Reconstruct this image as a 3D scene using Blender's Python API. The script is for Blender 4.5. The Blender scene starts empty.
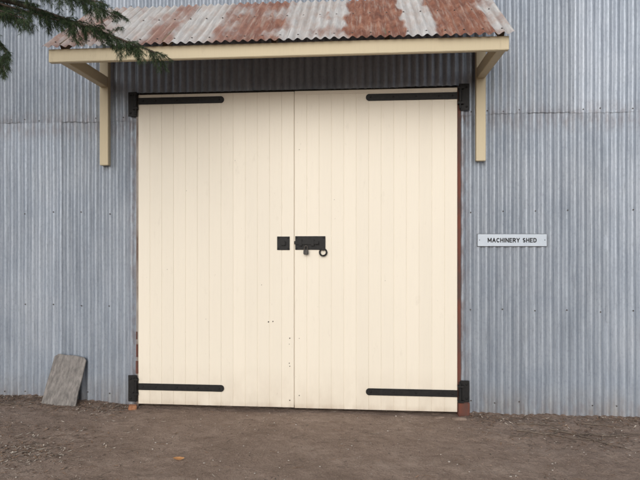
import bpy, bmesh, math, random
from mathutils import Vector, Matrix, Euler, noise
random.seed(7)
R=math.radians
scene=bpy.context.scene
COL=scene.collection

# ---------------------------------------------------------------- helpers
class MB:
    def __init__(s): s.v=[];s.f=[];s.m=[];s.a={};s.sm=[]
    def add(s,vs,fs,mat=0,smooth=False,**attr):
        o=len(s.v); s.v.extend([tuple(v) for v in vs])
        for f in fs:
            s.f.append(tuple(i+o for i in f)); s.m.append(mat); s.sm.append(smooth)
        for k in set(s.a)|set(attr):
            L=s.a.setdefault(k,[0.5]*o)
            while len(L)<o: L.append(0.5)
            val=attr.get(k,0.5)
            if isinstance(val,(list,tuple)): L.extend(val)
            else: L.extend([val]*len(vs))
    def box(s,lo,hi,mat=0,bev=0.003,rot=None,pivot=None,**attr):
        bm=bmesh.new(); bmesh.ops.create_cube(bm,size=1)
        c=[(a+b)/2 for a,b in zip(lo,hi)]; d=[b-a for a,b in zip(lo,hi)]
        for v in bm.verts: v.co=Vector((v.co.x*d[0],v.co.y*d[1],v.co.z*d[2]))
        if bev>0: bmesh.ops.bevel(bm,geom=bm.edges[:],offset=min(bev,min(d)*.3),segments=2,affect='EDGES')
        s.bm(bm,Vector(c),rot,mat,False,**attr)
    def bm(s,bm,loc,rot=None,mat=0,smooth=False,**attr):
        M=Matrix.Translation(loc)
        if rot: M=M@Euler(rot).to_matrix().to_4x4()
        bm.verts.index_update()
        s.add([M@v.co for v in bm.verts],[[v.index for v in f.verts] for f in bm.faces],mat,smooth,**attr)
        bm.free()
    def cyl(s,p0,p1,r0,r1=None,n=10,mat=0,**attr):
        s.tube([p0,p1],[r0,r0 if r1 is None else r1],n,mat,True,**attr)
    def tube(s,pts,rad,n=8,mat=0,cap=True,**attr):
        pts=[Vector(p) for p in pts]; vs=[];fs=[]
        prev=None
        for i,p in enumerate(pts):
            t=(pts[min(i+1,len(pts)-1)]-pts[max(i-1,0)]).normalized()
            if prev is None:
                a=t.orthogonal().normalized()
            else:
                a=(prev-t*prev.dot(t)).normalized()
            prev=a; b=t.cross(a)
            for k in range(n):
                q=2*math.pi*k/n
                vs.append(p+(a*math.cos(q)+b*math.sin(q))*rad[i])
        for i in range(len(pts)-1):
            for k in range(n):
                fs.append((i*n+k,i*n+(k+1)%n,(i+1)*n+(k+1)%n,(i+1)*n+k))
        s.add(vs,fs,mat,True,**attr)
        if cap:
            s.add(vs[:n],[tuple(range(n))[::-1]],mat,False,**attr)
            s.add(vs[-n:],[tuple(range(n))],mat,False,**attr)
    def sphere(s,c,r,sc=(1,1,1),mat=0,sub=2,jit=0,**attr):
        bm=bmesh.new(); bmesh.ops.create_icosphere(bm,subdivisions=sub,radius=r)
        for v in bm.verts:
            k=1+random.uniform(-jit,jit)
            v.co=Vector((v.co.x*sc[0]*k,v.co.y*sc[1]*k,v.co.z*sc[2]*k))
        s.bm(bm,Vector(c),None,mat,True,**attr)
    def make(s,name,mats,parent=None,**props):
        me=bpy.data.meshes.new(name); me.from_pydata(s.v,[],s.f)
        for m in mats: me.materials.append(m)
        me.polygons.foreach_set('material_index',s.m)
        me.polygons.foreach_set('use_smooth',s.sm)
        for k,L in s.a.items():
            while len(L)<len(s.v): L.append(0.5)
            at=me.attributes.new(k,'FLOAT','POINT'); at.data.foreach_set('value',L)
        me.update()
        ob=bpy.data.objects.new(name,me); COL.objects.link(ob)
        if parent: ob.parent=parent
        for k,v in props.items(): ob[k]=v
        return ob
def empty(name,parent=None,**props):
    ob=bpy.data.objects.new(name,None); COL.objects.link(ob); ob.empty_display_size=.2
    if parent: ob.parent=parent
    for k,v in props.items(): ob[k]=v
    return ob

class NT:
    def __init__(s,name):
        s.mat=bpy.data.materials.new(name); s.mat.use_nodes=True
        s.t=s.mat.node_tree; s.t.nodes.clear()
        s.out=s.n('ShaderNodeOutputMaterial'); s.b=s.n('ShaderNodeBsdfPrincipled')
        s.t.links.new(s.b.outputs[0],s.out.inputs[0])
        s.co=s.n('ShaderNodeTexCoord').outputs['Object']
    def n(s,t,**k):
        x=s.t.nodes.new(t)
        for a,b in k.items(): setattr(x,a,b)
        return x
    def L(s,a,b): s.t.links.new(a,b)
    def put(s,sock,v):
        if isinstance(v,(int,float)): sock.default_value=v
        elif isinstance(v,tuple): sock.default_value=(v+(1,))if len(v)==3 and sock.type=='RGBA' else v
        else: s.L(v,sock)
    def map(s,sc=(1,1,1),rot=(0,0,0),loc=(0,0,0)):
        m=s.n('ShaderNodeMapping'); s.L(s.co,m.inputs[0])
        m.inputs['Scale'].default_value=sc; m.inputs['Rotation'].default_value=rot; m.inputs['Location'].default_value=loc
        return m.outputs[0]
    def noise(s,scale,sc=(1,1,1),detail=5,rough=.55,loc=(0,0,0)):
        x=s.n('ShaderNodeTexNoise'); s.L(s.map(sc,loc=loc),x.inputs['Vector'])
        x.inputs['Scale'].default_value=scale; x.inputs['Detail'].default_value=min(detail,5); x.inputs['Roughness'].default_value=rough
        return x.outputs['Fac']
    def ramp(s,f,pts):
        r=s.n('ShaderNodeValToRGB'); s.L(f,r.inputs[0]); e=r.color_ramp.elements
        while len(e)<len(pts): e.new(.5)
        for i,(p,c) in enumerate(pts):
            e[i].position=p
            e[i].color=(c,c,c,1) if isinstance(c,(int,float)) else c+(1,)
        return r.outputs[0]
    def mix(s,f,a,b,mode='MIX'):
        m=s.n('ShaderNodeMix',data_type='RGBA',blend_type=mode)
        s.put(m.inputs[0],f); s.put(m.inputs[6],a); s.put(m.inputs[7],b)
        return m.outputs[2]
    def math(s,op,a,b=0.0,clamp=False):
        m=s.n('ShaderNodeMath',operation=op,use_clamp=clamp); s.put(m.inputs[0],a); s.put(m.inputs[1],b)
        return m.outputs[0]
    def attr(s,name):
        a=s.n('ShaderNodeAttribute'); a.attribute_name=name; return a.outputs['Fac']
    def sep(s):
        x=s.n('ShaderNodeSeparateXYZ'); s.L(s.co,x.inputs[0]); return x.outputs
    def bump(s,h,dist,strength=1.0,prev=None):
        b=s.n('ShaderNodeBump'); b.inputs['Strength'].default_value=strength; b.inputs['Distance'].default_value=dist
        s.L(h,b.inputs['Height'])
        if prev: s.L(prev,b.inputs['Normal'])
        s.L(b.outputs[0],s.b.inputs['Normal']); return b.outputs[0]
    def fin(s,col,rough=.6,metal=0.0,spec=.5):
        s.put(s.b.inputs['Base Color'],col); s.put(s.b.inputs['Roughness'],rough)
        s.put(s.b.inputs['Metallic'],metal); s.b.inputs['Specular IOR Level'].default_value=spec
        return s.mat

# ---------------------------------------------------------------- materials
def m_zinc():
    t=NT('weathered_galvanised_iron')
    st=t.noise(9,(1,1,.16),5,.6)
    st2=t.noise(85,(1,1,.04),4,.65,(3,0,1))
    bl=t.noise(2.0,(1,1,.8),5,.6)
    sp=t.noise(46,(1,1,.7),5,.8,(5,2,1))
    c=t.ramp(st,[(.3,(.245,.283,.340)),(.5,(.295,.335,.395)),(.7,(.345,.388,.448))])
    c=t.mix(t.ramp(bl,[(.44,0.0),(.68,.45)]),c,(.40,.43,.475))
    c=t.mix(t.ramp(sp,[(.53,0.0),(.66,.50)]),c,(.175,.202,.245))
    c=t.mix(t.ramp(sp,[(.36,.30),(.47,0.0)]),c,(.43,.465,.51))
    c=t.mix(t.ramp(st2,[(.54,0.0),(.66,.45)]),c,(.15,.17,.205))
    z=t.sep()[2]
    foot=t.math('MULTIPLY',t.ramp(z,[(0.0,.9),(.32,0.0)]),t.ramp(t.noise(6,(1,1,.6)),[(.35,0.1),(.65,.8)]))
    c=t.mix(foot,c,(.28,.265,.25))
    rs=t.attr('rust')
    rf=t.math('MULTIPLY',rs,t.ramp(t.noise(22,(1,1,.35)),[(.38,0.0),(.6,1.0)]))
    c=t.mix(rf,c,(.13,.075,.055))
    c=t.mix(t.math('MULTIPLY',t.attr('trough'),.50),c,(.11,.127,.16))  # shade painted into the corrugation valleys so the ribs stand out
    tone=t.attr('tone')
    v=t.math('ADD',t.math('MULTIPLY',tone,.36),.92)
    cc=t.n('ShaderNodeHueSaturation'); t.L(c,cc.inputs['Color']); t.L(v,cc.inputs['Value'])
    t.bump(t.noise(45,(1,1,.7),5,.7),.0015,.7)
    ro=t.math('ADD',t.math('MULTIPLY',sp,.3),.34)
    return t.fin(cc.outputs[0],ro,.28,.45)
def m_roof():
    t=NT('rusted_corrugated_roofing')
    st=t.noise(6,(1,.40,.40),5,.7)
    st2=t.noise(42,(1,.08,.08),5,.65,(2,1,0))
    bl=t.noise(9,(1,.6,.6),5,.7)
    g=t.ramp(st2,[(.3,(.42,.415,.41)),(.7,(.70,.69,.68))])
    g=t.mix(t.ramp(bl,[(.46,0.0),(.70,.55)]),g,(.46,.35,.29))
    r=t.ramp(bl,[(.28,(.125,.045,.028)),(.5,(.265,.105,.062)),(.7,(.40,.205,.135))])
    # the older sheets at one end have bleached to a dull pinkish rust
    pk=t.ramp(t.math('ADD',t.math('MULTIPLY',t.sep()[0],.3),.6),[(.35,.55),(.62,0.0)])
    r=t.mix(pk,r,(.36,.24,.215))
    r=t.mix(t.ramp(st2,[(.50,0.0),(.68,.55)]),r,(.52,.43,.37))
    rs=t.attr('rust')
    s=t.math('ADD',t.math('MULTIPLY',rs,1.25),t.math('MULTIPLY',st,1.45))
    s=t.math('ADD',s,t.math('MULTIPLY',st2,.7))
    s=t.math('SUBTRACT',s,1.22)
    f=t.ramp(s,[(.24,.03),(.66,.98)])
    c=t.mix(f,g,r)
    c=t.mix(t.math('MULTIPLY',t.attr('trough'),.36),c,(.12,.075,.06))  # painted valley shade again, browner on the awning sheets
    t.bump(t.noise(60,(1,.5,.5),5,.7),.0015,.7)
    return t.fin(c,.68,.10,.4)
def m_paint(name,col,dirt=(.40,.34,.26),low=True,rough=.45,amt=1.0):
    t=NT(name)
    a=t.noise(2.2,(1,1,.5),5,.6); b=t.noise(70,(1,1,.05),4,.6); d=t.noise(14,(1,1,.35),5,.65,(4,1,2))
    c=t.mix(t.ramp(a,[(.35,0.0),(.7,.18*amt)]),col,tuple(x*.90 for x in col))
    c=t.mix(t.ramp(b,[(.5,0.0),(.75,.08*amt)]),c,tuple(x*.75 for x in col))
    c=t.mix(t.ramp(d,[(.62,0.0),(.8,.20*amt)]),c,dirt)
    if low:
        z=t.sep()[2]
        f=t.math('MULTIPLY',t.ramp(z,[(0.0,.8),(.08,.28),(.45,0.0)]),t.ramp(t.noise(9,(1,1,.5)),[(.3,.25),(.65,1.0)]))
        c=t.mix(f,c,(.40,.31,.23))
        sp=t.ramp(t.noise(38,(1,1,.6),4,.6,(8,1,3)),[(.70,0.0),(.76,.35)])
        c=t.mix(sp,c,(.42,.36,.29))
    tone=t.attr('tone')
    v=t.math('ADD',t.math('MULTIPLY',tone,.05),.975)
    h=t.n('ShaderNodeHueSaturation'); t.L(c,h.inputs['Color']); t.L(v,h.inputs['Value'])
    t.bump(t.noise(90,(1,1,.06),5,.6),.0012,.6)
    return t.fin(h.outputs[0],rough,0,.4)
def m_simple(name,c1,c2,scale=20,rough=.6,metal=0.,sc=(1,1,1),bd=.001,spec=.5):
    t=NT(name); f=t.noise(scale,sc,5,.65)
    c=t.mix(t.ramp(f,[(.35,0.0),(.65,1.0)]),c1,c2)
    t.bump(t.noise(scale*3,sc,5,.6),bd,.8)
    return t.fin(c,rough,metal,spec)
def m_ground():
    t=NT('compacted_dirt')
    a=t.noise(1.3,(1,1.6,1),5,.6); b=t.noise(9,(1,1,1),5,.75); c3=t.noise(70,(1,1,1),5,.75); c4=t.noise(260,(1,1,1),3,.7)
    c=t.ramp(a,[(.3,(.225,.165,.130)),(.5,(.295,.221,.178)),(.7,(.375,.292,.240))])
    c=t.mix(t.ramp(b,[(.35,.5),(.6,0.0)]),c,(.165,.114,.088))
    c=t.mix(t.ramp(c3,[(.5,0.0),(.68,.42)]),c,(.44,.355,.295))
    c=t.mix(t.ramp(c3,[(.30,.55),(.45,0.0)]),c,(.10,.068,.053))
    c=t.mix(t.ramp(c4,[(.56,0.0),(.68,.40)]),c,(.50,.42,.36))
    c=t.mix(t.ramp(c4,[(.30,.45),(.42,0.0)]),c,(.09,.062,.049))
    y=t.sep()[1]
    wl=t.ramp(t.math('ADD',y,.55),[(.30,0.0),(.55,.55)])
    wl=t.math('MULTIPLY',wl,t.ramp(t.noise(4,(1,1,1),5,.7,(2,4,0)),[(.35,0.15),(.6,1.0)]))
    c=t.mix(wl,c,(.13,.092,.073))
    vo=t.n('ShaderNodeTexVoronoi'); t.L(t.map((1,1,1)),vo.inputs['Vector']); vo.inputs['Scale'].default_value=75
    pk=t.ramp(vo.outputs['Distance'],[(.12,1.0),(.24,0.0)])
    sc=t.n('ShaderNodeSeparateColor'); t.L(vo.outputs['Color'],sc.inputs[0])
    sel=t.ramp(sc.outputs[0],[(.86,0.0),(.90,1.0)])
    pm=t.math('MULTIPLY',pk,sel)
    pc=t.ramp(sc.outputs[1],[(0.0,(.12,.10,.08)),(.5,(.36,.30,.26)),(1.0,(.60,.55,.50))])
    c=t.mix(pm,c,pc)
    n1=t.bump(b,.03,1)
    n2=t.bump(c3,.006,1,n1)
    t.bump(pm,.004,.8,n2)
    return t.fin(c,.95,0,.15)

ZINC=m_zinc(); ROOF=m_roof()
CREAM=m_paint('cream_door_paint',(.775,.715,.610))
TRIM=m_paint('aged_cream_trim_paint',(.56,.48,.33),(.25,.18,.11),low=False,rough=.55,amt=1.8)
IRON=m_simple('black_painted_iron',(.006,.006,.007),(.014,.013,.013),40,.55,.0,bd=.0005,spec=.3)
DARK=m_simple('dark_gap',(.01,.008,.007),(.02,.016,.012),30,.9)
REDWD=m_simple('red_oxide_timber',(.16,.045,.027),(.075,.045,.038),9,.85,0,(1,1,.35),.002)
GREYWD=m_simple('grey_weathered_timber',(.36,.33,.30),(.12,.075,.055),7,.85,0,(1,1,.3),.002)
RAFT=m_simple('raw_rafter_timber',(.22,.16,.10),(.13,.10,.07),12,.8,0,(1,1,1),.002)
SCREW=m_simple('weathered_fixing',(.06,.055,.055),(.11,.09,.075),60,.6,.3)
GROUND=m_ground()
SLATE=m_simple('weathered_grey_board',(.135,.125,.12),(.28,.26,.245),16,.9,0,(2.2,1,.8),.006)
STONE=m_simple('pale_pebble',(.28,.24,.21),(.56,.51,.46),25,.9)
LEAFD=m_simple('dry_leaf_brown',(.13,.08,.05),(.32,.21,.145),18,.9)
LEAFO=m_simple('dry_leaf_orange',(.42,.19,.07),(.52,.28,.12),30,.8)
TWIG=m_simple('grey_twig_bark',(.08,.06,.048),(.19,.15,.12),40,.9)
BARK=m_simple('conifer_bark',(.05,.035,.028),(.12,.09,.07),14,.95,0,(1,1,.3),.01)
BRICK=m_simple('broken_orange_brick',(.30,.12,.06),(.42,.22,.12),30,.9)
SIGNP=m_simple('pale_enamel_plate',(.47,.53,.61),(.53,.59,.66),6,.4)
SIGNK=m_simple('black_sign_lettering',(.012,.012,.015),(.02,.02,.025),20,.5)
BRASS=m_simple('dull_steel_padlock',(.022,.021,.020),(.05,.045,.04),50,.4,.4)
def m_needle():
    t=NT('conifer_foliage')
    c=t.ramp(t.attr('tone'),[(0.0,(.016,.029,.015)),(.5,(.037,.062,.028)),(1.0,(.08,.115,.05))])
    return t.fin(c,.7,0,.25)
NEED=m_needle()

# ---------------------------------------------------------------- ground
def sm(a,b,x):
    t=max(0,min(1,(x-a)/(b-a))); return t*t*(3-2*t)
def gh(x,y):
    h=0.055*sm(-1.7,-3.0,x)*1.0 -0.012*sm(1.5,2.2,x)
    if abs(x)<12 and -9<y<2:
        h+=0.010*noise.noise(Vector((x*1.3,y*1.9,0)))+0.007*noise.noise(Vector((x*5,y*6,3)))
        h+=0.005*noise.noise(Vector((x*17,y*19,5)))+0.0026*noise.noise(Vector((x*48,y*50,8)))
        if y<.05:
            side=sm(1.62,1.8,abs(x))
            h+=side*(0.020+.02*noise.noise(Vector((x*3.1,0,9))))*math.exp(y/.10 if y<0 else 0)
            h-=.012*(1-side)*math.exp(-abs(y+.05)/.25)
    return h
def frange(a,b,s):
    n=int(round((b-a)/s)); return [a+(b-a)*i/n for i in range(n+1)]
xs=[-400,-150,-60,-25,-12,-8,-6]+frange(-4.6,5.0,.02)+[6,8,12,25,60,150,400]
ys=[-400,-150,-60,-25,-12,-8,-6,-4.5,-3.6,-3]+frange(-2.6,.12,.018)+[.5,1.5,3,6,12,25,60,150,400]
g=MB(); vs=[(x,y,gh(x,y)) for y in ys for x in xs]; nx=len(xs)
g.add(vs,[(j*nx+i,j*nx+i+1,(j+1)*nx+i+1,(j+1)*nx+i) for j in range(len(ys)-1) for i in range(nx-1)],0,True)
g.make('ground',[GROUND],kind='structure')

# ---------------------------------------------------------------- shed
shed=empty('machinery_shed',label='old corrugated galvanised iron machinery shed with cream double doors',category='shed')
PITCH=.0762; AMP=.0100
def sheet(mb,x0,x1,z0,z1,yoff,seed,mapf=None,tone=None,rustf=None,ragged=0.0,dz=.13,n=12):
    nxx=max(2,int(round((x1-x0)/PITCH*n))); nz=max(2,int((z1-z0)/dz))
    vs=[];T=[];Rr=[];Q=[]
    base=random.uniform(.15,.85) if tone is None else tone
    til=random.uniform(-.0015,.0015)
    for j in range(nz+1):
        for i in range(nxx+1):
            x=x0+(x1-x0)*i/nxx; z=z0+(z1-z0)*j/nz
            if j==0: z+=ragged*noise.noise(Vector((x*4,seed,0)))
            sn=math.sin(2*math.pi*x/PITCH+ .30*noise.noise(Vector((seed,z*.9,x*.3))))
            w=AMP*(1+.16*noise.noise(Vector((x*2,z*1.5,seed))))*sn
            dent=.006*noise.noise(Vector((x*1.3,z*1.1,seed*3.1)))+.0032*noise.noise(Vector((x*5,z*5,seed)))
            y=yoff+w+dent+til*(z-z0)
            vs.append((x,y,z) if mapf is None else mapf(x,y,z))
            T.append(base+.15*noise.noise(Vector((x*1.1,z*.5,seed))))
            Rr.append(0.0 if rustf is None else rustf(x,z))
            Q.append(max(0,sn)**1.5*(.8+.6*noise.noise(Vector((x*6,z*1.5,seed)))))  # weight of the painted shade, strongest deep in each valley
    c=nxx+1
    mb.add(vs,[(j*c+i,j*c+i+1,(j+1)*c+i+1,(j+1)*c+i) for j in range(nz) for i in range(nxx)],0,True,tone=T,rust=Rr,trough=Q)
def wallrow(mb,xa,xb,z0,z1,yo,rustf=None,ragged=0,phase=0):
    W=PITCH*10; x=xa; k=0
    first=W*(phase if phase else 1)
    while x<xb-1e-4:
        w=first if k==0 else W
        xe=min(xb,x+w)
        sheet(mb,x,min(xb,xe+PITCH*.55) if xe<xb else xb,z0+random.uniform(-.006,.006),z1,yo-.0018*(k%2),random.random()*50,rustf=rustf,ragged=ragged)
        x=xe;k+=1
def rlow(x,z):
    r=.55*max(0,1-abs(z-2.9)/.12)+.35*max(0,1-(z)/.25)
    d=min(abs(x-1.64),abs(x+1.64)); r+=.55*max(0,1-d/.11)
    return min(1,r)
def rup(x,z): return .45*max(0,1-abs(z-2.92)/.05)
wall=MB()
OP=1.640
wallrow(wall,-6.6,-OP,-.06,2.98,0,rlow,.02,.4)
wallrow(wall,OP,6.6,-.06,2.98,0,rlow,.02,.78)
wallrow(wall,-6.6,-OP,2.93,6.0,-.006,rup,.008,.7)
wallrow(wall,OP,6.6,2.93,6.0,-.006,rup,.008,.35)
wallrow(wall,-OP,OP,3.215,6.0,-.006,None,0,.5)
def nails(zr,xa,xb,step=2):
    k0=int(math.ceil(xa/PITCH)); k1=int(xb/PITCH)
    for k in range(k0,k1,step):
        x=(k+.75)*PITCH
        if xa+.02<x<xb-.02 and random.random()<.93:
            wall.sphere((x+random.uniform(-.006,.006),-AMP-.006,zr+random.uniform(-.012,.012)),.0075,(1,.55,1),1,1,tone=.5,rust=0.,trough=0.)
for a,b in((-6.6,-OP),(OP,6.6)):
    nails(2.955,a,b,2); nails(1.98,a,b,4); nails(1.02,a,b,4); nails(.12,a,b,3); nails(4.1,a,b,3)
nails(4.25,-OP,OP,3)
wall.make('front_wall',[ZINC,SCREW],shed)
for sx in(-6.6,6.6):
    body=MB()
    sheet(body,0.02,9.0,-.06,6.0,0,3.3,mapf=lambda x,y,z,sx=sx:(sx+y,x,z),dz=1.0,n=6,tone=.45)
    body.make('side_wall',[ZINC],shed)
    gb=MB(); gb.add([(sx,0,5.99),(sx,9,5.99),(sx,4.5,7.44)],[(0,1,2)],0,False,tone=.4,rust=0.,trough=.3)
    gb.make('gable',[ZINC],shed)
body=MB()
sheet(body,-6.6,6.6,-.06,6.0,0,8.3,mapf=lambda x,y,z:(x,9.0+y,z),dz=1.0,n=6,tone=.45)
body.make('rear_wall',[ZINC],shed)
rf=MB()
for s_ in(0,1):
    def mp(x,y,z,s_=s_):
        yy=-.25+z if s_==0 else 9.25-z
        return (x,yy,5.98+z*.32+y)
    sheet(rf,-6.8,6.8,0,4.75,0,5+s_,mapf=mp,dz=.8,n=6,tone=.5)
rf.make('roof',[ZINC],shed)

# door frame
fr=MB()
fr.box((1.603,-.026,-.04),(1.6365,.07,3.205))
fr.box((-1.6365,-.024,-.04),(-1.609,.07,3.205),2)
fr.box((-1.608,.0,3.183),(1.602,.07,3.213),1)
fr.box((1.606,-.062,-.03),(1.715,-.031,.120),bev=.006)
# flaked red timber left showing low on the jamb, broken into uneven lengths
fr.box((-1.640,-.029,.33),(-1.613,-.0245,.46),bev=.001)
fr.box((-1.637,-.028,.50),(-1.616,-.0245,.63),bev=.001)
fr.box((-1.638,-.028,.68),(-1.622,-.0245,.76),bev=.001)
fr.make('door_frame',[REDWD,DARK,GREYWD],shed,label='flaking red oxide timber door frame')
def door_leaf(x0,x1,nb,zb,zt):
    mb=MB(); yf=-.048; yb=-.008; gw=.0034; gd=.0026
    bw=(x1-x0)/nb
    for k in range(nb):
        a=x0+bw*k; b=a+bw; o=random.uniform(-.0002,.0002)
        prof=[(a,yf+gd),(a+gw*.30,yf+gd),(a+gw*.9,yf+o),(b-gw*.9,yf+o),(b-gw*.30,yf+gd),(b,yf+gd)]
        n=len(prof); rows=[zb,zb+.004]+[zb+(zt-zb)*q/12 for q in range(1,12)]+[zt-.004,zt]
        vs=[]
        ph=random.random()*9
        for z in rows:
            for (x,y) in prof: vs.append((x,y+.0006*noise.noise(Vector((x*3,z*1.4,ph))),z))
        tn=random.uniform(.1,.9)
        mb.add(vs,[(j*n+i,j*n+i+1,(j+1)*n+i+1,(j+1)*n+i) for j in range(len(rows)-1) for i in range(n-1)],0,False,tone=tn)
    mb.add([(x0,yf+gd,zb),(x0,yb,zb),(x0,yb,zt),(x0,yf+gd,zt)],[(0,1,2,3)],0,tone=.5)
    mb.add([(x1,yf+gd,zb),(x1,yb,zb),(x1,yb,zt),(x1,yf+gd,zt)],[(3,2,1,0)],0,tone=.5)
    mb.add([(x0,yf+gd,zt),(x1,yf+gd,zt),(x1,yb,zt),(x0,yb,zt)],[(0,1,2,3)],0,tone=.5)
    mb.add([(x0,yf+gd,zb),(x1,yf+gd,zb),(x1,yb,zb),(x0,yb,zb)],[(3,2,1,0)],0,tone=.5)
    mb.add([(x0,yb,zb),(x1,yb,zb),(x1,yb,zt),(x0,yb,zt)],[(3,2,1,0)],0,tone=.5)
    for z in(.3,1.6,2.9): mb.box((x0+.02,yb+.001,z-.07),(x1-.02,yb+.03,z+.07),0,tone=.5)
    return mb
def dots(mb,pts):
    for x,z,r in pts: mb.sphere((x,-.0485,z),r,(1,.35,1),1,1,tone=.5)
dl=door_leaf(-1.603,-.003,13,.030,3.180)
dots(dl,[(-.26,.88,.008),(-.215,.885,.007),(-.045,.72,.007),(-.05,.47,.006),(-.045,.44,.006),(-.045,.10,.007),(-.05,.66,.004),(-.33,1.25,.004),(-.9,.9,.003),(-1.3,1.4,.003),(-1.1,2.2,.003),(-.6,2.5,.003)])
dl.box((-.03,-.030,.05),(.03,-.0095,3.16),0,0,tone=.2)
dl=dl.make('door',[CREAM,SCREW],shed,label='cream painted boarded door leaf with screw holes')
dr=door_leaf(.0035,1.598,13,.026,3.184)
dots(dr,[(.05,.72,.004),(.05,2.6,.004),(.05,.15,.006),(.9,1.3,.003),(.4,2.1,.003)])
dr.box((.006,-.054,3.150),(1.598,-.0475,3.182),0,.002,tone=.35)
dr=dr.make('door',[CREAM,SCREW],shed)
def hinge(parent,side,zc,plo,phi):
    mb=MB(); s=side
    def bx(a,b,y0,y1,z0,z1,bev=.003):
        a,b=(a*s,b*s); mb.box((min(a,b),y0,z0),(max(a,b),y1,z1),0,bev)
    bx(.745,1.60,-.058,-.0495,zc-.034,zc+.034,.003)
    bm=bmesh.new(); bmesh.ops.create_cone(bm,cap_ends=True,segments=24,radius1=.034,radius2=.034,depth=.0078)
    mb.bm(bm,Vector((.745*s,-.05375,zc)),(R(90),0,0),0,False)
    mb.cyl((1.622*s,-.066,zc-.06),(1.622*s,-.066,zc+.06),.017,n=14)
    mb.cyl((1.622*s,-.066,plo+.01),(1.622*s,-.066,phi-.01),.010,n=12)
    bx(1.625,1.715,-.040,-.0315,plo,phi)
    bx(1.60,1.66,-.075,-.040,zc+.062,zc+.085,.003)
    bx(1.60,1.66,-.075,-.040,zc-.085,zc-.062,.003)
    for x in(.76,.98,1.2,1.42,1.55):
        mb.sphere((x*s,-.059,zc),.010,(1,.5,1),0,2)
    for z in(plo+.035,phi-.035):
        mb.sphere((1.69*s,-.042,z),.011,(1,.5,1),0,2)
    return mb.make('hinge',[IRON],parent)
hinge(dl,-1,3.115,2.965,3.215); hinge(dl,-1,.205,.045,.315)
hinge(dr,1,3.105,2.965,3.225); hinge(dr,1,.205,.122,.33)
lk=MB()
lk.box((-.172,-.056,1.600),(-.045,-.0495,1.735),0,.003)
lk.box((-.13,-.078,1.645),(-.085,-.056,1.690),0,.006)
for x in(-.158,-.06):
    for z in(1.615,1.72): lk.sphere((x,-.057,z),.008,(1,.5,1),0,2)
lk.make('latch_keeper',[IRON],dl)
lt=MB()
lt.box((.010,-.056,1.602),(.312,-.0495,1.738),0,.003)
lt.box((.002,-.0715,1.655),(.250,-.0585,1.690),0,.004)
for x in(.05,.17):
    lt.box((x,-.078,1.640),(x+.03,-.056,1.705),0,.004)
lt.cyl((.232,-.07,1.672),(.232,-.098,1.672),.012,n=12)
for x in(.024,.298):
    for z in(1.617,1.723): lt.sphere((x,-.057,z),.008,(1,.5,1),0,2)
ring=[(.29+.034*math.sin(q),-.066-.006*math.cos(q),1.578-.034*math.cos(q)) for q in[2*math.pi*k/20 for k in range(21)]]
lt.tube(ring,[.0085]*21,8,0,False)
lt.box((.274,-.074,1.596),(.306,-.056,1.640),0,.004)
lt.make('latch_bolt',[IRON],dr)
pad=empty('padlock',label='small dark steel padlock hanging from the door bolt',category='padlock')
pb=MB(); pb.box((.096,-.098,1.555),(.146,-.074,1.605),0,.006); pb.make('lock_body',[BRASS],pad)
ps=MB(); sh=[(.121+.016*math.cos(q),-.086,1.625+.018*math.sin(q)) for q in[math.pi*k/10 for k in range(11)]]
ps.tube([(.137,-.086,1.600)]+sh+[(.105,-.086,1.600)],[.004]*13,8,0,True); ps.make('shackle',[SCREW],pad)

# ---------------------------------------------------------------- awning
aw=empty('awning',shed,label='small lean-to awning of rusted corrugated iron')
BX0,BX1=-2.070,1.870
b=MB(); b.box((BX0,-.83,3.258),(BX1,-.785,3.372),0,.004,tone=.5); b.make('fascia_beam',[TRIM],aw)
for xc in(-1.955,1.818):
    k=MB()
    k.box((xc-.045,-.075,2.465),(xc+.045,-.0175,3.60),0,.004,tone=.4)
    k.box((xc-.038,-.784,3.262),(xc+.038,-.076,3.368),0,.004,tone=.3)
    k.make('bracket',[TRIM],aw)
ra=math.atan2(.66,.84)
for xc in(-1.955,-1.03,-.08,.88,1.818):
    k=MB(); c=Vector((xc,-.415,3.70))
    k.box((c.x-.02,c.y-.50,c.z-.035),(c.x+.02,c.y+.50,c.z+.035),0,.003,rot=(ra,0,0)); k.make('rafter',[RAFT],aw)
k=MB(); k.box((-2.0,-.05,3.94),(1.85,-.018,4.02),0,.003); k.make('ledger',[RAFT],aw)
rs=MB()
Y0,Z0,Y1,Z1=-.885,3.375,-.012,4.090
sl=Vector((0,Y1-Y0,Z1-Z0)); SL=sl.length; sl.normalize(); nr=Vector((0,-sl.z,sl.y))
def rustx(x,v):
    pts=[(-2.2,.45),(-1.75,.52),(-1.5,.24),(-1.25,.38),(-1.14,.60),(-.99,.56),(-.92,.12),(-.67,.18),(-.58,.60),(-.3,.72),(-.06,.58),(.06,.16),(.3,.24),(.51,.18),(.58,.86),(1.0,.92),(1.05,.10),(1.25,.14),(1.32,.80),(1.71,.86),(1.79,.36),(2.2,.3)]
    x+=.055*noise.noise(Vector((x*3,v*5,7)))
    r=.3
    for (a,p),(c,q) in zip(pts,pts[1:]):
        if a<=x<=c: r=p+(q-p)*(x-a)/(c-a); break
    return r+.27*noise.noise(Vector((x*4,v*3.5,2)))+.18*noise.noise(Vector((x*14,v*3,5)))-.10*(v/SL)+.04
def mpr(x,y,z):
    p=Vector((x,Y0,Z0))+sl*z+nr*(-y)
    return tuple(p)
edges=[-2.100,-1.60,-.97,-.61,.01,.55,1.015,1.285,1.905]
for i,(a,c) in enumerate(zip(edges,edges[1:])):
    c2=c+PITCH*.5 if i<len(edges)-2 else c
    sheet(rs,a,c2,random.uniform(-.012,.008),SL,-.0018*(i%2)-.001,random.random()*40,mapf=mpr,tone=.5,rustf=rustx,dz=.04)
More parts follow.
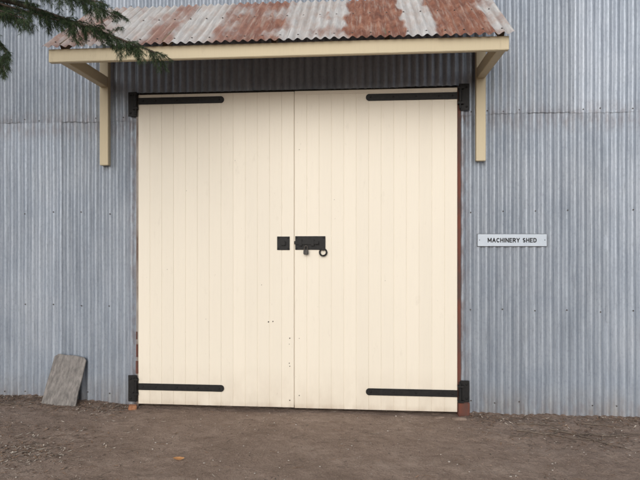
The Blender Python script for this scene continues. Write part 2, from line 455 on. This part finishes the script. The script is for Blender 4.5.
for x in [(k+.75)*PITCH for k in range(-27,25,2)]:
    for v in(.07,.62):
        if -2.09<x<1.89:
            rs.sphere(mpr(x,-AMP-.004,v),.009,(1,.7,.7),1,1,tone=.5,rust=0.,trough=0.)
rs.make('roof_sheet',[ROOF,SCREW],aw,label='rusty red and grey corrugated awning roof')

# ---------------------------------------------------------------- sign
sg=empty('sign',label='pale metal nameplate reading MACHINERY SHED on the wall',category='sign')
p=MB(); p.box((1.797,-.024,1.640),(2.452,-.0195,1.757),0,.002)
p.box((1.793,-.0195,1.636),(2.456,-.0165,1.761),1,.001)
for x in(1.815,2.434): p.sphere((x,-.0245,1.70),.005,(1,.5,1),1,1)
p.make('plate',[SIGNP,SIGNK],sg)
def arc(cx,cy,rx,ry,a0,a1,n=8):
    return [(cx+rx*math.cos(R(a0+(a1-a0)*i/n)),cy+ry*math.sin(R(a0+(a1-a0)*i/n))) for i in range(n+1)]
GL={'M':(.86,[[(0,0),(0,1)],[(0,1),(.43,.25)],[(.43,.25),(.86,1)],[(.86,1),(.86,0)]]),
'A':(.74,[[(0,0),(.37,1)],[(.37,1),(.74,0)],[(.13,.32),(.61,.32)]]),
'C':(.68,[arc(.38,.5,.38,.5,45,315,14)]),
'H':(.64,[[(0,0),(0,1)],[(.64,0),(.64,1)],[(0,.52),(.64,.52)]]),
'I':(.0,[[(0,0),(0,1)]]),
'N':(.68,[[(0,0),(0,1)],[(0,1),(.68,0)],[(.68,0),(.68,1)]]),
'E':(.54,[[(0,0),(0,1)],[(0,1),(.54,1)],[(0,.52),(.48,.52)],[(0,0),(.54,0)]]),
'R':(.60,[[(0,0),(0,1)],[(0,1),(.34,1)]+arc(.34,.75,.24,.25,90,-90,8)+[(0,.5)],[(.32,.5),(.62,0)]]),
'Y':(.70,[[(0,1),(.35,.48)],[(.70,1),(.35,.48)],[(.35,.48),(.35,0)]]),
'S':(.56,[arc(.29,.745,.25,.255,40,270,10)+arc(.27,.245,.27,.245,90,-145,10)]),
'D':(.66,[[(0,0),(0,1)],[(0,1),(.28,1)]+arc(.28,.5,.38,.5,90,-90,10)+[(0,0)]])}
SW=.27
def textw(t,gap=.40,sp=.62):
    return sum((GL[c][0]+gap) if c!=' ' else sp for c in t)-gap
def stroke(lt,P,x0,z0,h):
    hw=SW/2
    for i in range(len(P)-1):
        a=Vector(P[i]);b_=Vector(P[i+1]); d=(b_-a).normalized(); n_=Vector((-d.y,d.x))*hw
        e=d*hw*(.95 if len(P)==2 else .35)
        q=[a-e-n_,b_+e-n_,b_+e+n_,a-e+n_]
        vs=[(x0+v.x*h,-.0250,z0+v.y*h) for v in q]+[(x0+v.x*h,-.0241,z0+v.y*h) for v in q]
        lt.add(vs,[(0,1,2,3),(0,4,5,1),(1,5,6,2),(2,6,7,3),(3,7,4,0)],0,False)
txt='MACHINERY SHED'; hh=.455/textw(txt); hc=.035; x=2.125-.2275
for word in txt.split(' '):
    lt=MB()
    for c in word:
        wd,S=GL[c]
        for P in S: stroke(lt,[(u,v*hc/hh) for u,v in P],x,1.698-hc/2,hh)
        x+=(wd+.40)*hh
    x+=.62*hh
    lt.make('lettering',[SIGNK],sg)

# ---------------------------------------------------------------- leaning grey board
bd=MB(); bm=bmesh.new()
W=.345;H=.50;T_=.022
out=[(-W/2,0),(-W*.1,-.004),(W/2+.005,.006),(W/2-.004,H*.3),(W/2+.001,H*.6),(W/2-.002,H-.03),(W/2-.03,H-.002),(.03,H+.004),(-.05,H-.003),(-W/2+.05,H),(-W/2+.012,H-.03),(-W/2+.008,H*.6),(-W/2+.001,H*.35)]
v0=[bm.verts.new((x,-T_/2,z)) for x,z in out]; bm.faces.new(v0)
r=bmesh.ops.extrude_face_region(bm,geom=bm.faces[:]); 
for e in r['geom']:
    if isinstance(e,bmesh.types.BMVert): e.co.y+=T_
bmesh.ops.recalc_face_normals(bm,faces=bm.faces[:]); bmesh.ops.bevel(bm,geom=bm.edges[:],offset=.003,segments=2,affect='EDGES')
bd.bm(bm,Vector((0,0,0)),None,0,False)
o=bd.make('board',[SLATE],None,label='weathered grey board leaning against the iron wall',category='board')
o.location=(-2.385,-.165,gh(-2.385,-.165)-.003); o.rotation_euler=(R(-15),R(7.5),R(3))

# ---------------------------------------------------------------- small litter
def stone(x,y,r,sc,mat,name,label,cat,rz=0):
    mb=MB(); mb.sphere((0,0,0),r,sc,0,2,.10)
    ob=mb.make(name,[mat],None,label=label,category=cat); ob.location=(x,y,gh(x,y)+r*sc[2]*.2); ob.rotation_euler=(0,0,rz); return ob
ROCKM=m_simple('dusty_brown_rock',(.16,.115,.09),(.27,.205,.165),25,.9)
mb=MB(); mb.box((-.04,-.03,-.025),(.04,.03,.025),0,.008); o=mb.make('brick_fragment',[BRICK],None,label='orange broken brick piece at foot of door frame',category='brick')
o.location=(-1.64,-.10,gh(-1.64,-.1)+.018); o.rotation_euler=(.1,.15,.4)
stone(1.60,-.16,.06,(1.3,.6,.35),ROCKM,'rock','flat dusty rock beside the door hinge post','rock')
stone(1.42,-.12,.04,(1.5,.6,.3),ROCKM,'rock','small flat rock beside the door sill','rock',.4)
DSTONE=m_simple('brown_pebble',(.12,.085,.07),(.24,.18,.145),25,.95)
peb=MB()
for i in range(5200):
    x=random.uniform(-4,4.4); y=-abs(random.gauss(0,.9)) if random.random()<.45 else random.uniform(-2.4,-.03)
    if y<-2.5: continue
    if noise.noise(Vector((x*1.5,y*2,4)))+random.uniform(-.4,.4)<-.10: continue
    r=random.choice([.0018,.0025,.0025,.0035,.0045,.0045,.007]) *random.uniform(.8,1.3)
    if random.random()<.012: r*=2.2
    peb.sphere((x,y,gh(x,y)+r*.3),r,(random.uniform(.8,1.5),random.uniform(.7,1.2),.6),random.choice([0,1,1,2,2]),1,.18)
peb.make('gravel',[STONE,DSTONE,GROUND],None,kind='stuff')
lit=MB()
def leaf(mb,x,y,z,L,Wd,rz,mat,curl=.3,tx=0,ty=0):
    M=Matrix.Translation((x,y,z))@Euler((tx,ty,rz)).to_matrix().to_4x4()
    vs=[];n=6
    for i in range(n+1):
        t=i/n; w=Wd*math.sin(math.pi*min(.97,max(.04,t)))**.8; h=curl*L*(t-.5)**2*1.2
        vs+= [M@Vector(((t-.5)*L,-w/2,h+w*.25)),M@Vector(((t-.5)*L,0,h)),M@Vector(((t-.5)*L,w/2,h+w*.25))]
    mb.add(vs,[(3*i+k,3*i+k+3,3*i+k+4,3*i+k+1) for i in range(n) for k in(0,1)],mat,True)
for i in range(4200):
    q=random.random(); ch=[0,0,0,1,1,1,2]
    if q<.40: x=random.uniform(-4,-1.7); y=-abs(random.gauss(0,.15))-.02
    elif q<.60: x=random.uniform(1.7,4.2); y=-abs(random.gauss(0,.18))-.02
    elif q<.74: x=random.gauss(-2.1,.45); y=random.uniform(-1.7,-.7)
    elif q<.84: x=random.gauss(-1.98,.18); y=random.gauss(-1.22,.11); ch=[0,0,2,2,1]
    elif q<.91: x=random.gauss(2.5,.4); y=random.gauss(-.58,.16)
    else: x=random.uniform(-4,4.2); y=random.uniform(-2.2,-.03)
    if y<-2.5 or y>-.02: continue
    leaf(lit,x,y,gh(x,y)+.003,random.uniform(.012,.048),random.uniform(.003,.012),random.uniform(0,6.28),random.choice(ch),random.uniform(0,.6),random.uniform(-.3,.3),random.uniform(-.3,.3))
for i in range(600):
    x,y=random.choice([(random.uniform(-4,-1.7),-abs(random.gauss(0,.2))-.03),(random.uniform(1.7,4.2),-abs(random.gauss(0,.25))-.03),(random.uniform(-3,3),random.uniform(-1.8,-.1))])
    a=random.uniform(0,6.28); l=random.uniform(.03,.12); z=gh(x,y)+.004; x2,y2=x+l*math.cos(a),y+l*math.sin(a)*.7
    if y2>-.03: continue
    xm,ym=(x+x2)/2+random.uniform(-.008,.008),(y+y2)/2
    lit.tube([(x,y,z),(xm,ym,gh(xm,ym)+.006),(x2,y2,gh(x2,y2)+.004)],[.0014,.0013,.0008],4,random.choice([0,1,1]),False)
LEAFP=m_simple('pale_bark_chip',(.40,.34,.28),(.58,.52,.45),30,.9)
lit.make('leaf_litter',[LEAFD,TWIG,LEAFP],None,kind='stuff')
m1=MB(); leaf(m1,0,0,0,.085,.042,0,0,.5); o=m1.make('dry_leaf',[LEAFO],None,label='curled orange dry leaf lying on the dirt',category='leaf')
lx,ly=-.74,-1.28; o.location=(lx,ly,gh(lx,ly)+.008); o.rotation_euler=(.2,.1,.3)
tw=[((2.05,-.42),(2.62,-.62),.009),((2.35,-.35),(2.85,-.78),.008),((2.1,-.25),(2.5,-.30),.007),((2.55,-.50),(3.1,-.45),.008),((1.95,-.60),(2.2,-.52),.005),((2.7,-.2),(3.1,-.3),.007),((2.25,-.52),(2.50,-.38),.006),((-2.9,-.3),(-2.6,-.22),.006),((-3.1,-.18),(-2.75,-.28),.006)]
for (a,bq,r) in tw:
    mb=MB(); pts=[]
    for i in range(9):
        t=i/8; x=a[0]+(bq[0]-a[0])*t; y=a[1]+(bq[1]-a[1])*t+.05*noise.noise(Vector((t*3,a[0]*7,0)))
        pts.append((x-a[0],y-a[1],gh(x,y)+r*1.1-gh(*a)+.006*abs(noise.noise(Vector((t*4,a[1]*9,1))))))
    mb.tube(pts,[r*(1-.6*i/8) for i in range(9)],7,0)
    p4=Vector(pts[4]); mb.tube([p4,p4+Vector((.05,.05,.006)),p4+Vector((.11,.07,.004))],[r*.6,r*.45,r*.2],6,0)
    o=mb.make('twig',[TWIG],None,label='dry grey twig lying on the dirt near the wall',category='twig',group='dry twigs on the ground'); o.location=(a[0],a[1],gh(*a))

# ---------------------------------------------------------------- conifer
tree=empty('conifer_tree',label='dark green conifer with feathery drooping branches beside the shed',category='tree')
TX,TY=-3.75,-2.45
tree.location=(TX,TY,0)
tr=MB(); cr=MB()
def L3(p): return Vector(p)-Vector((TX,TY,0))
tr.tube([L3(p) for p in[(TX,TY,-.1),(TX,TY,.3),(TX+.03,TY,1.5),(TX-.03,TY+.03,3.5),(TX,TY,5.5),(TX+.02,TY,7.5),(TX,TY,9.2)]],[.27,.21,.18,.15,.11,.06,.015],14,0)
def needles(p0,p1,dens,ln,droop):
    d=(p1-p0); Ln=d.length; 
    if Ln<1e-4: return
    d.normalize(); n=max(2,int(Ln*dens)); tn=random.random()*.7+.1
    a=d.orthogonal().normalized(); b=d.cross(a)
    vs=[];fs=[];T=[]
    wd=.0007 if dens>300 else .0018
    for i in range(n):
        t=random.random(); q=random.random()*6.283
        s=(a*math.cos(q)+b*math.sin(q)); dr=(d*.9+s*random.uniform(.3,1.2)).normalized(); l=ln*random.uniform(.4,1.3)*(1.1-.4*t)
        base=p0+(p1-p0)*t; w=dr.cross(Vector((random.random()-.5,random.random()-.5,random.random()-.5))).normalized()*wd
        mid=base+dr*l*.55; tip=base+dr*l; mid.z-=droop*l*.25; tip.z-=droop*l
        k=len(vs); vs+=[base-w,base+w,mid+w,mid-w,tip]; fs.append((k,k+1,k+2,k+3)); fs.append((k+3,k+2,k+4)); T+=[tn+random.uniform(-.1,.25)]*5
    cr.add(vs,fs,0,False,tone=T)
def spray(p,dirn,L_,dens,ln):
    pts=[p];d=dirn.normalized()
    for i in range(5):
        d=(d+Vector((random.uniform(-.18,.18),random.uniform(-.18,.18),-.15+random.uniform(-.1,.08)))).normalized()
        pts.append(pts[-1]+d*L_/5)
    tr.tube([L3(q) for q in pts],[.0024,.0021,.0018,.0014,.0011,.0007],4,0,False)
    for i in range(5):
        a,b=pts[i],pts[i+1]; needles(L3(a),L3(b),dens,ln,.45)
        for s in(-1,1):
            e=(b-a).normalized(); sd=e.cross(Vector((0,0,1))+Vector((random.uniform(-.5,.5),random.uniform(-.5,.5),0))).normalized()*s
            m=a+(b-a)*random.random(); q=m+(e*.8+sd*.8+Vector((0,0,random.uniform(-.5,.15)))).normalized()*L_*random.uniform(.22,.45)*(1.15-.15*i)
            needles(L3(m),L3(q),dens,ln,.5)
def limb(pts,rad,start,step,SLn,dens=330,ln=.026,spread=1.0):
    pts=[Vector(p) for p in pts]
    fine=[]
    for i in range(len(pts)-1):
        for k in range(8):
            t=k/8; p0=pts[max(i-1,0)];p1=pts[i];p2=pts[i+1];p3=pts[min(i+2,len(pts)-1)]
            fine.append(.5*((2*p1)+(p2-p0)*t+(2*p0-5*p1+4*p2-p3)*t*t+(3*p1-p0-3*p2+p3)*t**3))
    fine.append(pts[-1]); n=len(fine)
    tr.tube([L3(q) for q in fine],[rad*(1-.9*i/(n-1)) for i in range(n)],7,0,False)
    acc=0;tot=sum((fine[i+1]-fine[i]).length for i in range(n-1));cum=0
    for i in range(n-1):
        sg_=fine[i+1]-fine[i]; l=sg_.length; acc+=l; cum+=l
        while acc>step:
            acc-=step
            if cum/tot<start: continue
            e=sg_.normalized(); q=random.random()*6.283
            a=e.orthogonal().normalized(); bb=e.cross(a)
            s=a*math.cos(q)+bb*math.sin(q)
            dr=(e*random.uniform(.5,1.1)+s*spread+Vector((0,0,-.25))).normalized()
            spray(fine[i]+sg_*random.random(),dr,SLn*random.uniform(.55,1.25)*(1.15-.6*cum/tot),dens,ln)
A=(TX,TY,3.45)
D=560; N_=.027
limb([A,(-2.8,-2.25,3.45),(-2.1,-2.1,3.34),(-1.55,-2.0,3.22),(-1.08,-1.98,3.06),(-.62,-1.98,2.88)],.03,.40,.015,.19,D,N_,.8)
limb([(-1.9,-2.05,3.30),(-1.6,-2.05,3.19),(-1.25,-2.0,3.10),(-.88,-2.0,3.02)],.010,.1,.024,.15,D,N_,.8)
limb([(-2.2,-2.1,3.36),(-1.85,-2.1,3.14),(-1.64,-2.1,2.98),(-1.53,-2.1,2.84)],.012,.15,.013,.15,D,N_)
limb([(-2.3,-2.1,3.3),(-1.95,-2.0,3.06),(-1.74,-2.0,2.92),(-1.62,-2.0,2.80)],.012,.15,.014,.15,D,N_)
limb([(-2.2,-2.1,3.36),(-1.85,-2.15,3.24),(-1.58,-2.15,3.12),(-1.38,-2.15,3.05)],.012,.15,.016,.15,D,N_)
limb([(-2.6,-2.2,3.42),(-2.0,-2.25,3.38),(-1.5,-2.2,3.31),(-1.15,-2.15,3.22),(-.92,-2.1,3.15)],.016,.3,.016,.18,D,N_)
limb([(-2.6,-2.2,3.5),(-2.0,-2.0,3.50),(-1.5,-1.9,3.40),(-1.15,-1.85,3.28),(-.95,-1.85,3.18)],.016,.3,.018,.18,D,N_)
limb([(TX,TY,3.9),(-2.8,-2.0,4.0),(-2.0,-1.8,3.85),(-1.4,-1.7,3.6)],.03,.4,.04,.25,290)
for k in range(34):
    z=3.9+5.1*k/34; q=k*2.4; L_=max(.4,(2.3-(z-3.9)*.36))
    d=Vector((math.cos(q),math.sin(q),0))
    if d.x>.2: L_*=.8
    if d.y>.3: L_*=.75
    p0=Vector((TX,TY,z)); limb([p0,p0+d*L_*.4+Vector((0,0,.12)),p0+d*L_*.75+Vector((0,0,.06)),p0+d*L_+Vector((0,0,-.12))],.028,.2,.10,.34,90,.045)
tr.make('trunk',[BARK],tree); cr.make('crown',[NEED],tree)

# ---------------------------------------------------------------- light
w=bpy.data.worlds.new('World'); scene.world=w; w.use_nodes=True
nt=w.node_tree; nt.nodes.clear()
o=nt.nodes.new('ShaderNodeOutputWorld'); bg=nt.nodes.new('ShaderNodeBackground'); sky=nt.nodes.new('ShaderNodeTexSky')
sky.sky_type='NISHITA'; sky.sun_disc=False
EL,AZ=24,188
sky.sun_elevation=R(EL); sky.sun_rotation=R(AZ); sky.dust_density=2; sky.air_density=1.2
hs=nt.nodes.new('ShaderNodeHueSaturation'); hs.inputs['Saturation'].default_value=.38
nt.links.new(sky.outputs[0],hs.inputs['Color']); nt.links.new(hs.outputs[0],bg.inputs[0]); bg.inputs[1].default_value=.145
nt.links.new(bg.outputs[0],o.inputs[0])
sd=bpy.data.lights.new('sun','SUN'); sd.energy=1.1; sd.angle=R(50); sd.color=(1,.985,.965)
so=bpy.data.objects.new('sun',sd); COL.objects.link(so)
dv=Vector((math.sin(R(AZ))*math.cos(R(EL)),math.cos(R(AZ))*math.cos(R(EL)),math.sin(R(EL))))
so.rotation_euler=dv.to_track_quat('Z','Y').to_euler(); so.location=(0,-6,8)

cam=bpy.data.cameras.new('camera'); cam.sensor_width=36; cam.lens=28.97; cam.clip_end=1500; cam.clip_start=.05
co=bpy.data.objects.new('camera',cam); COL.objects.link(co); co.location=(.65,-5.15,1.70); co.rotation_euler=(R(90),0,R(4.4))
scene.camera=co
scene.view_settings.view_transform='Standard'; scene.view_settings.look='None'; scene.view_settings.exposure=0
